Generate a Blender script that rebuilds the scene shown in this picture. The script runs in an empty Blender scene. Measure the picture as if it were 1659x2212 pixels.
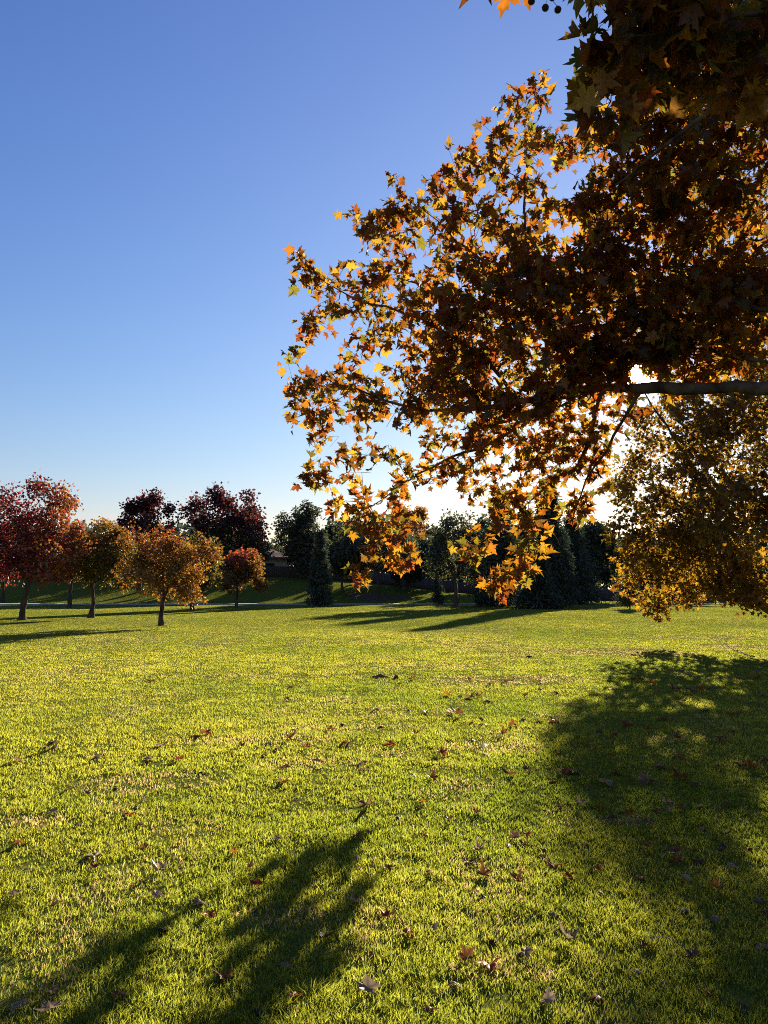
import bpy, math, random
import numpy as np
from mathutils import Vector

SC = bpy.context.scene
COL = SC.collection
RAD = math.radians

# ------------------------------------------------------------------ camera
CAM_Z = 1.65
PITCH = RAD(5.81)
FPX = 1662.0                       # focal length in units of the 1659 x 2212 view of the photograph
CX, CY = 829.5, 1106.0
cam = bpy.data.cameras.new('camera')
cam_o = bpy.data.objects.new('camera', cam)
COL.objects.link(cam_o)
cam_o.location = (0, 0, CAM_Z)
cam_o.rotation_euler = (RAD(90) + PITCH, 0, 0)
cam.sensor_width = 34.6
cam.lens = 26.0
cam.clip_start = 0.05
cam.clip_end = 5000
SC.camera = cam_o

# ------------------------------------------------------------------ sky, sun, exposure
EXPO = 1.8
SUN_EL, SUN_AZ = RAD(15.1), RAD(18.7)
SUN_DIR = np.array([math.sin(SUN_AZ) * math.cos(SUN_EL), math.cos(SUN_AZ) * math.cos(SUN_EL), math.sin(SUN_EL)])
SC.view_settings.view_transform = 'Standard'
SC.view_settings.look = 'None'
SC.view_settings.exposure = EXPO
SC.view_settings.gamma = 1.0
SC.cycles.filter_width = 1.0
SC.cycles.use_denoising = False

world = bpy.data.worlds.new('World')
SC.world = world
world.use_nodes = True
wn, wl = world.node_tree.nodes, world.node_tree.links
sky = wn.new('ShaderNodeTexSky')
sky.sky_type = 'NISHITA'
sky.sun_disc = False
sky.sun_elevation = SUN_EL
sky.sun_rotation = SUN_AZ
sky.air_density, sky.dust_density, sky.ozone_density = 1.5, 0.1, 6.0
sep = wn.new('ShaderNodeSeparateColor')
comb = wn.new('ShaderNodeCombineColor')
wl.new(sky.outputs[0], sep.inputs[0])
SKY_K = 1.0
for k, (g, a) in enumerate(((1.26, 6.61), (1.20, 4.07), (0.89, 2.74))):
    p = wn.new('ShaderNodeMath'); p.operation = 'POWER'
    m0 = wn.new('ShaderNodeMath'); m0.operation = 'MULTIPLY'; m0.inputs[1].default_value = 0.05
    m1 = wn.new('ShaderNodeMath'); m1.operation = 'MULTIPLY'; m1.inputs[1].default_value = SKY_K * a / (2 ** EXPO) / 0.1
    p.inputs[1].default_value = g
    wl.new(sep.outputs[k], m0.inputs[0]); wl.new(m0.outputs[0], p.inputs[0])
    wl.new(p.outputs[0], m1.inputs[0]); wl.new(m1.outputs[0], comb.inputs[k])
# the sun's own disc and the bright air close round it
tc = wn.new('ShaderNodeTexCoord')
dot = wn.new('ShaderNodeVectorMath'); dot.operation = 'DOT_PRODUCT'
nrm = wn.new('ShaderNodeVectorMath'); nrm.operation = 'NORMALIZE'
wl.new(tc.outputs['Generated'], nrm.inputs[0]); wl.new(nrm.outputs[0], dot.inputs[0])
dot.inputs[1].default_value = tuple(SUN_DIR)
mx = wn.new('ShaderNodeMath'); mx.operation = 'MAXIMUM'; mx.inputs[1].default_value = 0.0
wl.new(dot.outputs['Value'], mx.inputs[0])
def lobe(power, gain):
    p = wn.new('ShaderNodeMath'); p.operation = 'POWER'; p.inputs[1].default_value = power
    m = wn.new('ShaderNodeMath'); m.operation = 'MULTIPLY'; m.inputs[1].default_value = gain
    wl.new(mx.outputs[0], p.inputs[0]); wl.new(p.outputs[0], m.inputs[0])
    return m
l1, l2, l3 = lobe(60.0, 0.25), lobe(12000.0, 150.0), lobe(8.0, 0.34)
add = wn.new('ShaderNodeMath'); add.operation = 'ADD'
add0 = wn.new('ShaderNodeMath'); add0.operation = 'ADD'
wl.new(l1.outputs[0], add0.inputs[0]); wl.new(l3.outputs[0], add0.inputs[1])
wl.new(add0.outputs[0], add.inputs[0]); wl.new(l2.outputs[0], add.inputs[1])
tint = wn.new('ShaderNodeMixRGB'); tint.blend_type = 'MULTIPLY'; tint.inputs[0].default_value = 1
tint.inputs[1].default_value = (1.0, 0.96, 0.90, 1)
wl.new(add.outputs[0], tint.inputs[2])
sm = wn.new('ShaderNodeMixRGB'); sm.blend_type = 'ADD'; sm.inputs[0].default_value = 1
wl.new(comb.outputs[0], sm.inputs[1]); wl.new(tint.outputs[0], sm.inputs[2])
wl.new(sm.outputs[0], wn['Background'].inputs[0])
wn['Background'].inputs[1].default_value = 0.1

sun = bpy.data.lights.new('sun', 'SUN')
sun.energy = 5.0
sun.angle = RAD(0.5)
sun.color = (1.0, 0.90, 0.74)
sun_o = bpy.data.objects.new('sun', sun)
COL.objects.link(sun_o)
sun_o.rotation_euler = Vector(tuple(SUN_DIR)).to_track_quat('Z', 'Y').to_euler()
sun_o.location = (20, 60, 30)

# ------------------------------------------------------------------ helpers
R = np.random.default_rng(7)

def at(px, py, depth):
    """World point seen at (px, py) of the photo's 1659 x 2212 view, depth metres in front of the camera."""
    u, v = (px - CX) / FPX, (CY - py) / FPX
    d = np.array([u, math.cos(PITCH) - v * math.sin(PITCH), math.sin(PITCH) + v * math.cos(PITCH)])
    return np.array([0, 0, CAM_Z]) + d * (depth / d[1])

def ground_at(px, py):
    u, v = (px - CX) / FPX, (CY - py) / FPX
    d = np.array([u, math.cos(PITCH) - v * math.sin(PITCH), math.sin(PITCH) + v * math.cos(PITCH)])
    return d * (-CAM_Z / d[2])

_lat = np.random.default_rng(3).random((256, 256))
def vnoise(x, y):
    x, y = np.asarray(x, float), np.asarray(y, float)
    xi, yi = np.floor(x).astype(int), np.floor(y).astype(int)
    fx, fy = x - xi, y - yi
    fx, fy = fx * fx * (3 - 2 * fx), fy * fy * (3 - 2 * fy)
    a = _lat[xi % 256, yi % 256]; b = _lat[(xi + 1) % 256, yi % 256]
    c = _lat[xi % 256, (yi + 1) % 256]; d = _lat[(xi + 1) % 256, (yi + 1) % 256]
    return (a * (1 - fx) + b * fx) * (1 - fy) + (c * (1 - fx) + d * fx) * fy

def fbm(x, y, o=3):
    s, t, a = 0, 0, 1.0
    for k in range(o):
        s = s + a * vnoise(x * 2 ** k + 17.3 * k, y * 2 ** k + 5.1 * k); t += a; a *= 0.5
    return s / t

def sstep(a, b, x):
    t = np.clip((x - a) / (b - a), 0, 1)
    return t * t * (3 - 2 * t)

PATH_Y = 91.0
def path_y(x):
    return PATH_Y + 1.2 * np.sin(np.asarray(x, float) / 17.0) + 0.02 * np.asarray(x, float)

def ground(x, y):
    x, y = np.asarray(x, float), np.asarray(y, float)
    berm = 3.7 * (1 - sstep(-20, 32, x)) * sstep(93.5, 121, y)
    und = (vnoise(x / 9.0 + 40, y / 9.0 + 40) - 0.5) * 0.10 * sstep(6, 20, y) * (1 - sstep(80, 90, y))
    return berm + und

def tag(o, label=None, cat=None, group=None, kind=None):
    if label: o['label'] = label
    if cat: o['category'] = cat
    if group: o['group'] = group
    if kind: o['kind'] = kind
    return o

def thing(name, loc, label, cat, group=None):
    o = bpy.data.objects.new(name, None)
    o.empty_display_size = 0.3
    COL.objects.link(o)
    o.location = tuple(loc)
    return tag(o, label, cat, group)

def mesh_np(name, verts, polys, mat, parent=None, origin=None, cols=None, smooth=False):
    """verts (N,3) in world space; polys: list of (M,k) int arrays; cols (N,3) albedo per vertex."""
    verts = np.asarray(verts, np.float32)
    if origin is not None:
        verts = verts - np.asarray(origin, np.float32)
    me = bpy.data.meshes.new(name)
    polys = [np.asarray(p, np.int32) for p in polys if len(p)]
    nl = sum(p.size for p in polys); npoly = sum(len(p) for p in polys)
    me.vertices.add(len(verts)); me.vertices.foreach_set('co', verts.ravel())
    me.loops.add(nl); me.polygons.add(npoly)
    me.loops.foreach_set('vertex_index', np.concatenate([p.ravel() for p in polys]))
    tot = np.concatenate([np.full(len(p), p.shape[1], np.int32) for p in polys])
    st = np.concatenate([[0], np.cumsum(tot)[:-1]]).astype(np.int32)
    me.polygons.foreach_set('loop_start', st)
    try:
        me.polygons.foreach_set('loop_total', tot)
    except Exception:
        pass
    if smooth:
        me.polygons.foreach_set('use_smooth', np.ones(npoly, bool))
    if cols is not None:
        ca = me.color_attributes.new('tint', 'FLOAT_COLOR', 'POINT')
        c4 = np.ones((len(verts), 4), np.float32); c4[:, :3] = cols
        ca.data.foreach_set('color', c4.ravel())
    me.update(calc_edges=True)
    me.materials.append(mat)
    o = bpy.data.objects.new(name, me)
    COL.objects.link(o)
    if parent is not None:
        o.parent = parent
    elif origin is not None:
        o.location = tuple(origin)
    return o

class MB:
    """Collects quads and triangles of one mesh, in world space."""
    def __init__(self): self.v, self.q, self.t, self.n = [], [], [], 0
    def add(self, v, q=(), t=()):
        v = np.asarray(v, float)
        if len(q): self.q.append(np.asarray(q, int) + self.n)
        if len(t): self.t.append(np.asarray(t, int) + self.n)
        self.v.append(v); self.n += len(v)
    def box(self, c, s, rz=0.0, tilt=None):
        x, y, z = np.asarray(s, float) / 2
        v = np.array([[-x, -y, -z], [x, -y, -z], [x, y, -z], [-x, y, -z], [-x, -y, z], [x, -y, z], [x, y, z], [-x, y, z]])
        ca, sa = math.cos(rz), math.sin(rz)
        v = v @ np.array([[ca, sa, 0], [-sa, ca, 0], [0, 0, 1]])
        self.add(v + np.asarray(c, float), [[0, 3, 2, 1], [4, 5, 6, 7], [0, 1, 5, 4], [1, 2, 6, 5], [2, 3, 7, 6], [3, 0, 4, 7]])
    def tube(self, pts, rad, k=7, cap=True):
        pts = np.asarray(pts, float); n = len(pts)
        rad = np.broadcast_to(np.asarray(rad, float), (n,))
        tan = np.gradient(pts, axis=0)
        tan /= np.linalg.norm(tan, axis=1)[:, None] + 1e-9
        ref = np.array([0, 0, 1.0]) if abs(tan[0][2]) < 0.9 else np.array([1.0, 0, 0])
        u = np.cross(tan, ref); u /= np.linalg.norm(u, axis=1)[:, None] + 1e-9
        for i in range(1, n):                       # carry the frame along so that rings do not twist
            w = u[i - 1] - tan[i] * np.dot(u[i - 1], tan[i]); u[i] = w / (np.linalg.norm(w) + 1e-9)
        w = np.cross(tan, u)
        a = np.arange(k) * 2 * math.pi / k
        v = pts[:, None, :] + rad[:, None, None] * (np.cos(a)[None, :, None] * u[:, None, :] + np.sin(a)[None, :, None] * w[:, None, :])
        i, j = np.meshgrid(np.arange(n - 1), np.arange(k), indexing='ij')
        q = np.stack([i * k + j, i * k + (j + 1) % k, (i + 1) * k + (j + 1) % k, (i + 1) * k + j], -1).reshape(-1, 4)
        vv = v.reshape(-1, 3); t = []
        if cap:
            vv = np.concatenate([vv, pts[-1:]])
            t = [[(n - 1) * k + j, (n - 1) * k + (j + 1) % k, n * k] for j in range(k)]
        self.add(vv, q, t)
    def build(self, name, mat, parent=None, origin=None, smooth=False):
        polys = []
        if self.q: polys.append(np.concatenate(self.q))
        if self.t: polys.append(np.concatenate(self.t))
        return mesh_np(name, np.concatenate(self.v), polys, mat, parent, origin, None, smooth)

# ------------------------------------------------------------------ materials
def new_mat(name):
    m = bpy.data.materials.new(name); m.use_nodes = True
    m.node_tree.nodes.clear()
    return m, m.node_tree.nodes, m.node_tree.links

def leafy(name, trans=0.5, dgain=1.0, gloss=0.04, rough=0.45, tgain=(1.0, 1.0, 1.0), vein=0.0):
    """Thin living or dry leaf: part of the light scatters back, part goes through."""
    m, n, l = new_mat(name)
    out = n.new('ShaderNodeOutputMaterial')
    a = n.new('ShaderNodeVertexColor'); a.layer_name = 'tint'
    nz = n.new('ShaderNodeTexNoise'); nz.inputs['Scale'].default_value = 14.0 if vein == 0 else 45.0
    nz.inputs['Detail'].default_value = 3
    geo = n.new('ShaderNodeNewGeometry'); l.new(geo.outputs['Position'], nz.inputs['Vector'])
    rmp = n.new('ShaderNodeMapRange'); rmp.inputs[1].default_value = 0.3; rmp.inputs[2].default_value = 0.7
    rmp.inputs[3].default_value = 0.75; rmp.inputs[4].default_value = 1.2
    l.new(nz.outputs[0], rmp.inputs[0])
    mul = n.new('ShaderNodeVectorMath'); mul.operation = 'SCALE'
    l.new(a.outputs[0], mul.inputs[0]); l.new(rmp.outputs[0], mul.inputs['Scale'])
    dg = n.new('ShaderNodeVectorMath'); dg.operation = 'SCALE'; dg.inputs['Scale'].default_value = dgain
    l.new(mul.outputs[0], dg.inputs[0])
    d = n.new('ShaderNodeBsdfDiffuse'); l.new(dg.outputs[0], d.inputs[0])
    tg = n.new('ShaderNodeVectorMath'); tg.operation = 'MULTIPLY'; tg.inputs[1].default_value = tgain
    l.new(mul.outputs[0], tg.inputs[0])
    t = n.new('ShaderNodeBsdfTranslucent'); l.new(tg.outputs[0], t.inputs[0])
    mix = n.new('ShaderNodeMixShader'); mix.inputs[0].default_value = trans
    l.new(d.outputs[0], mix.inputs[1]); l.new(t.outputs[0], mix.inputs[2])
    g = n.new('ShaderNodeBsdfGlossy'); g.inputs['Roughness'].default_value = rough
    g.inputs[0].default_value = (0.9, 0.9, 0.9, 1)
    mg = n.new('ShaderNodeMixShader'); mg.inputs[0].default_value = gloss
    l.new(mix.outputs[0], mg.inputs[1]); l.new(g.outputs[0], mg.inputs[2])
    l.new(mg.outputs[0], out.inputs[0])
    return m

def rough_mat(name, c1, c2, scale=6.0, stretch=(1, 1, 1), bump=0.3, rough=0.9, c3=None):
    m, n, l = new_mat(name)
    out = n.new('ShaderNodeOutputMaterial'); b = n.new('ShaderNodeBsdfPrincipled')
    geo = n.new('ShaderNodeNewGeometry'); mp = n.new('ShaderNodeMapping'); mp.inputs['Scale'].default_value = stretch
    nz = n.new('ShaderNodeTexNoise'); nz.inputs['Scale'].default_value = scale; nz.inputs['Detail'].default_value = 6
    l.new(geo.outputs['Position'], mp.inputs[0]); l.new(mp.outputs[0], nz.inputs['Vector'])
    cr = n.new('ShaderNodeValToRGB')
    cr.color_ramp.elements[0].position = 0.32; cr.color_ramp.elements[1].position = 0.68
    cr.color_ramp.elements[0].color = (*c1, 1); cr.color_ramp.elements[1].color = (*c2, 1)
    if c3:
        e = cr.color_ramp.elements.new(0.5); e.color = (*c3, 1)
    l.new(nz.outputs[0], cr.inputs[0]); l.new(cr.outputs[0], b.inputs['Base Color'])
    b.inputs['Roughness'].default_value = rough
    b.inputs['Specular IOR Level'].default_value = 0.03
    bp = n.new('ShaderNodeBump'); bp.inputs['Strength'].default_value = bump; bp.inputs['Distance'].default_value = 0.05
    l.new(nz.outputs[0], bp.inputs['Height']); l.new(bp.outputs[0], b.inputs['Normal'])
    l.new(b.outputs[0], out.inputs[0])
    return m

M_PLANE = leafy('autumn_plane_leaf', trans=0.66, dgain=0.6, gloss=0.02, tgain=(1.0, 0.93, 0.5), vein=1)
M_FOL = leafy('small_tree_leaf', trans=0.45, gloss=0.03, tgain=(1.15, 1.0, 0.7))
M_DARKFOL = leafy('dark_evergreen_leaf', trans=0.25, gloss=0.03)
M_GRASS = leafy('grass_blade', trans=0.62, gloss=0.0, rough=0.5, tgain=(2.1, 1.75, 1.1))
M_DRY = leafy('dry_fallen_leaf', trans=0.42, gloss=0.02, rough=0.4, vein=1)
M_BARK = rough_mat('dark_bark', (0.035, 0.025, 0.018), (0.11, 0.085, 0.06), 9, (1, 1, 0.25), 0.6)
M_PLANEBARK = rough_mat('flaky_plane_bark', (0.035, 0.026, 0.018), (0.13, 0.10, 0.07), 7, (1, 1, 0.6), 0.5)
M_SOIL = rough_mat('lawn_thatch', (0.060, 0.085, 0.012), (0.130, 0.130, 0.026), 5.0, (1, 1, 1), 0.5, 1.0)
for n_ in M_SOIL.node_tree.nodes:
    if n_.type == 'BSDF_PRINCIPLED': n_.inputs['Specular IOR Level'].default_value = 0.0
M_PATH = rough_mat('pale_concrete', (0.22, 0.21, 0.19), (0.32, 0.31, 0.28), 1.6, (1, 1, 1), 0.1)  # albedo darkened evenly, the shade on the path is put into its colour
M_FENCE = rough_mat('weathered_fence_board', (0.055, 0.050, 0.050), (0.14, 0.125, 0.12), 4, (3, 3, 0.4), 0.3)
M_STUCCO = rough_mat('tan_stucco', (0.42, 0.31, 0.20), (0.48, 0.37, 0.25), 12, (1, 1, 1), 0.15)
M_ROOF = rough_mat('brown_roof_tile', (0.10, 0.065, 0.05), (0.19, 0.13, 0.10), 5, (1, 6, 6), 0.5)
M_TRIM = rough_mat('dark_red_fascia', (0.16, 0.07, 0.05), (0.2, 0.09, 0.07), 5, (1, 1, 1), 0.1)
M_GLASS = rough_mat('dark_window_glass', (0.02, 0.025, 0.03), (0.04, 0.045, 0.05), 1, (1, 1, 1), 0.0, 0.1)
M_BALL = rough_mat('spiky_seed_ball_skin', (0.05, 0.035, 0.02), (0.16, 0.11, 0.05), 260, (1, 1, 1), 1.0)
M_MULCH = rough_mat('bare_mulch', (0.05, 0.035, 0.022), (0.15, 0.10, 0.06), 7, (1, 1, 1), 0.5)

# ------------------------------------------------------------------ lawn colour (albedo of the turf, wear and dry patches)
DRY = [(1085, 1468, 190, 12, .8), (1330, 1408, 190, 12, .75), (1600, 1395, 110, 8, .8), (1010, 1358, 130, 6, .5),
       (330, 1690, 160, 26, .5), (60, 1775, 90, 10, .6), (470, 1600, 150, 10, .4), (1350, 1775, 80, 16, .6),
       (1500, 1375, 150, 6, .5), (1080, 2095, 140, 40, .30), (230, 1930, 120, 40, .3), (760, 1570, 160, 12, .35), (900, 1440, 200, 8, .35),
       (520, 1460, 200, 8, .3), (1050, 1615, 120, 16, .5), (620, 1990, 120, 30, .45), (660, 1650, 140, 16, .4)]
DRYG = []
for px, py, rx, ry, s in DRY:
    c = ground_at(px, py); e = ground_at(px + rx, py); f = ground_at(px, py + ry)
    DRYG.append((c[0], c[1], abs(e[0] - c[0]), max(abs(c[1] - f[1]), 0.15), s))

def turf(x, y):
    """(dryness 0..1, greenness value 0..1) of the lawn at world x, y."""
    dry = 0.28 * sstep(0.56, 0.80, fbm(x / 3.1 + 3, y / 4.0 + 8, 4)) + 0.30 * sstep(0.58, 0.8, fbm(x / 0.7 + 9, y / 0.8, 3))
    for cx, cy, rx, ry, s in DRYG:
        q = ((x - cx) / rx) ** 2 + ((y - cy) / ry) ** 2
        q = q + 1.3 * (fbm(x / (rx * .35), y / (ry * .35), 3) - 0.5)
        dry = np.maximum(dry, s * (1 - sstep(0.35, 1.25, q)))
    return np.clip(dry, 0, 1), fbm(x / 1.7 + 50, y / 2.2 + 21, 4)

# ground sheet
def axis(lo, hi, dense_lo, dense_hi, step, grow=1.18):
    a = list(np.arange(dense_lo, dense_hi, step)); s = step
    up = [dense_hi]
    while up[-1] < hi: s *= grow; up.append(up[-1] + s)
    s = step; dn = [dense_lo - step]
    while dn[-1] > lo: s *= grow; dn.append(dn[-1] - s)
    return np.array(dn[::-1] + a + up)
gx = axis(-600, 600, -70, 70, 1.4); gy = axis(-150, 1200, 0, 130, 0.9)
GX, GY = np.meshgrid(gx, gy, indexing='xy')
GZ = ground(GX, GY)
nx, ny = len(gx), len(gy)
i, j = np.meshgrid(np.arange(nx - 1), np.arange(ny - 1), indexing='xy')
q = np.stack([j * nx + i, j * nx + i + 1, (j + 1) * nx + i + 1, (j + 1) * nx + i], -1).reshape(-1, 4)
tag(mesh_np('lawn', np.stack([GX, GY, GZ], -1).reshape(-1, 3), [q], M_SOIL, smooth=True), kind='structure')

# footpath: a slab of its own, standing a few centimetres proud of the turf
px_ = np.linspace(-120, 140, 261); yc = path_y(px_)
W_ = 0.8
rows = []
for dy, dz in ((-W_, -0.1), (-W_, 0.05), (W_, 0.09), (W_, -0.1)):
    rows.append(np.stack([px_, yc + dy, ground(px_, yc + (dy if dz > 0 else dy)) + dz + (0.03 if dz > 0 else 0)], -1))
v = np.concatenate(rows); n_ = len(px_)
qs = []
for r_ in range(3):
    k = np.arange(n_ - 1)
    qs.append(np.stack([r_ * n_ + k, r_ * n_ + k + 1, (r_ + 1) * n_ + k + 1, (r_ + 1) * n_ + k], -1))
tag(mesh_np('path', v, [np.concatenate(qs)], M_PATH), kind='structure')

# ------------------------------------------------------------------ grass: one mass of blades
TREE_SPOTS = []     # (x, y, r) bare ground round trunks, filled below before the grass is grown
def grow_grass(N):
    y0, y1 = 2.0, 122.0
    yy = np.geomspace(y0, y1, 4000)
    pdf = yy ** -1.72 * (1.24 * yy + 3.0) * np.where(yy > 93, 1.6, 1.0)
    cdf = np.cumsum(pdf * np.gradient(yy)); cdf /= cdf[-1]
    y = np.interp(R.random(N), cdf, yy)
    half = 0.62 * y + 1.5
    x = (R.random(N) * 2 - 1) * half
    keep = np.abs(y - path_y(x)) > 0.95
    keep &= ~((y < path_y(x)) & (y > path_y(x) - 3.5) & (R.random(N) < 0.6))
    dry, gr = turf(x, y)
    clump = 0.55 * fbm(x / 0.30, y / 0.30, 2) + 0.45 * fbm(x / 0.07 + 7, y / 0.07, 2)
    clump = np.clip(0.5 + 1.9 * (clump - 0.5), 0, 1)
    keep &= R.random(N) < (0.30 + 1.0 * clump + 0.5 * sstep(12, 40, y)) * (1 - 0.40 * dry)
    for (tx, ty, tr) in TREE_SPOTS:
        keep &= ((x - tx) ** 2 + (y - ty) ** 2) > (tr * (0.8 + 0.4 * R.random(N))) ** 2
    x, y, dry, gr, clump = x[keep], y[keep], dry[keep], gr[keep], clump[keep]
    n = len(x)
    far = sstep(6, 40, y)
    h = (0.009 + 0.017 * R.random(n) + 0.020 * clump) * (1 - 0.58 * far) * (1 - 0.35 * dry)
    tall = R.random(n) < 0.05
    h = np.where(tall, h * 1.5, h)
    w = (0.0017 + 0.0014 * R.random(n)) * np.maximum(y / 4.0, 0.75) ** 0.80
    az = R.random(n) * 2 * math.pi
    lean = (0.15 + 0.9 * R.random(n) ** 1.3) * h
    la = R.random(n) * 2 * math.pi
    bx, by = np.cos(az) * w, np.sin(az) * w
    lx, ly = np.cos(la) * lean, np.sin(la) * lean
    z = ground(x, y) - 0.004
    # albedo
    g1, g2, st, dk = (np.array(c) for c in ((0.105, 0.150, 0.020), (0.205, 0.225, 0.036), (0.25, 0.195, 0.14), (0.045, 0.075, 0.014)))
    big = fbm(x / 6.0 + 11, y / 9.0 + 4, 3) - 0.5
    t = np.clip(0.5 + 1.5 * (gr - 0.5) + 1.3 * big + 0.5 * (R.random(n) - 0.5) * (1 - .6 * far) + 0.12 * far, 0, 1)[:, None]
    c = g1 * (1 - t) + g2 * t
    isdry = R.random(n) < (0.008 * (1 - far) + 0.80 * dry)
    c = np.where(isdry[:, None], st * (0.75 + 0.5 * R.random(n))[:, None], c)
    isdk = (R.random(n) < 0.06 * (1 - far)) & ~isdry
    c = np.where(isdk[:, None], dk, c)
    c = c * (0.84 + 0.36 * clump * (1 - far) + 0.18 * far + 0.3 * (R.random(n) - .5) * (1 - .5 * far))[:, None]
    nearm = y < 9.0
    V, T3, C = [], [], []; base = 0
    for mask, bent in ((nearm, True), (~nearm, False)):
        X, Y, Z, BX, BY, LX, LY, H, CC = (a[mask] for a in (x, y, z, bx, by, lx, ly, h, c))
        m = len(X)
        if bent:
            v = np.empty((m, 5, 3))
            v[:, 0] = np.stack([X - BX, Y - BY, Z], -1); v[:, 1] = np.stack([X + BX, Y + BY, Z], -1)
            mxx, myy = X + LX * 0.3, Y + LY * 0.3
            v[:, 2] = np.stack([mxx + BX * .8, myy + BY * .8, Z + H * .62], -1)
            v[:, 3] = np.stack([mxx - BX * .8, myy - BY * .8, Z + H * .62], -1)
            v[:, 4] = np.stack([X + LX, Y + LY, Z + H], -1)
            b = base + np.arange(m)[:, None] * 5
            T3.append((b[:, None, :] + np.array([[0, 1, 2], [0, 2, 3], [3, 2, 4]])[None]).reshape(-1, 3))
            k = 5
        else:
            v = np.empty((m, 3, 3))
            v[:, 0] = np.stack([X - BX, Y - BY, Z], -1); v[:, 1] = np.stack([X + BX, Y + BY, Z], -1)
            v[:, 2] = np.stack([X + LX, Y + LY, Z + H], -1)
            T3.append((base + np.arange(m)[:, None] * 3 + np.arange(3)[None]))
            k = 3
        V.append(v.reshape(-1, 3)); C.append(np.repeat(CC, k, 0)); base += m * k
    o = mesh_np('grass', np.concatenate(V), [np.concatenate(T3)], M_GRASS, cols=np.concatenate(C))
    return tag(o, kind='stuff')

# ------------------------------------------------------------------ leaves
HALF_FULL = [(0, 0), (.14, -.10), (.30, -.05), (.47, -.09), (.36, .08), (.42, .19), (.27, .25), (.44, .33), (.70, .54), (.45, .52), (.38, .64),
             (.17, .54), (.25, .76), (.12, .82), (0, 1.14)]
HALF_MID = [(0, 0), (.30, -.10), (.47, -.07), (.34, .25), (.62, .48), (.36, .55), (.20, .56), (.22, .75), (0, 1.05)]
HALF_LOW = [(0, 0), (.46, -.05), (.33, .26), (.60, .50), (.20, .58), (0, 1.05)]
def leaf_template(half, fold, curl, twist, seed):
    r = np.random.default_rng(seed)
    h = np.array(half, float)
    left = h[1:-1][::-1] * [-1, 1]
    o = np.concatenate([h, left])
    o = o * (1 + 0.14 * (r.random(o.shape) - 0.5))
    o = np.concatenate([[[0, 0.30]], o])
    x, y = o[:, 0], o[:, 1]
    z = fold * np.abs(x) - curl * (y - 0.3) ** 2 + twist * x * (y - .3) + 0.05 * (r.random(len(o)) - .5)
    z = z - curl * 0.8 * x ** 2
    v = np.stack([x, y - 0.0, z], -1)
    n = len(o) - 1
    t = [[0, 1 + k, 1 + (k + 1) % n] for k in range(n)]
    return v, np.array(t)
def leaf_set(half, n, seed):
    r = np.random.default_rng(seed)
    return [leaf_template(half, r.uniform(-.15, .75), r.uniform(-.35, .9), r.uniform(-.7, .7), seed + k) for k in range(n)]
LF_FULL, LF_MID, LF_LOW = leaf_set(HALF_FULL, 8, 10), leaf_set(HALF_MID, 8, 30), leaf_set(HALF_LOW, 8, 50)
def diamond_set(n, wid, seed):
    r = np.random.default_rng(seed); out = []
    for k in range(n):
        w1, w2 = wid * r.uniform(.7, 1.3), wid * r.uniform(.7, 1.3)
        v = np.array([[0, 0, 0], [w1, r.uniform(.3, .6), r.uniform(-.1, .3)], [0, 1, r.uniform(-.3, .2)], [-w2, r.uniform(.3, .6), r.uniform(-.1, .3)]])
        out.append((v, np.array([[0, 1, 2], [0, 2, 3]])))
    return out
LF_DIA, LF_NEEDLE = diamond_set(6, 0.42, 70), diamond_set(6, 0.16, 80)

def unit(a):
    return a / (np.linalg.norm(a, axis=-1, keepdims=True) + 1e-9)

def place_leaves(pos, tipdir, nrm, size, cols, templates):
    V, T, C = [], [], []; base = 0
    ids = R.integers(0, len(templates), len(pos))
    for k, (tv, tt) in enumerate(templates):
        s = ids == k
        if not s.any(): continue
        yv = unit(tipdir[s]); xv = unit(np.cross(yv, nrm[s])); zv = np.cross(xv, yv)
        v = (tv[None, :, 0:1] * xv[:, None] + tv[None, :, 1:2] * yv[:, None] + tv[None, :, 2:3] * zv[:, None]) * size[s][:, None, None] + pos[s][:, None]
        m, kk = len(v), len(tv)
        T.append((base + np.arange(m)[:, None, None] * kk + tt[None]).reshape(-1, 3))
        V.append(v.reshape(-1, 3)); C.append(np.repeat(cols[s], kk, 0)); base += m * kk
    return np.concatenate(V), np.concatenate(T), np.concatenate(C)

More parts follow.
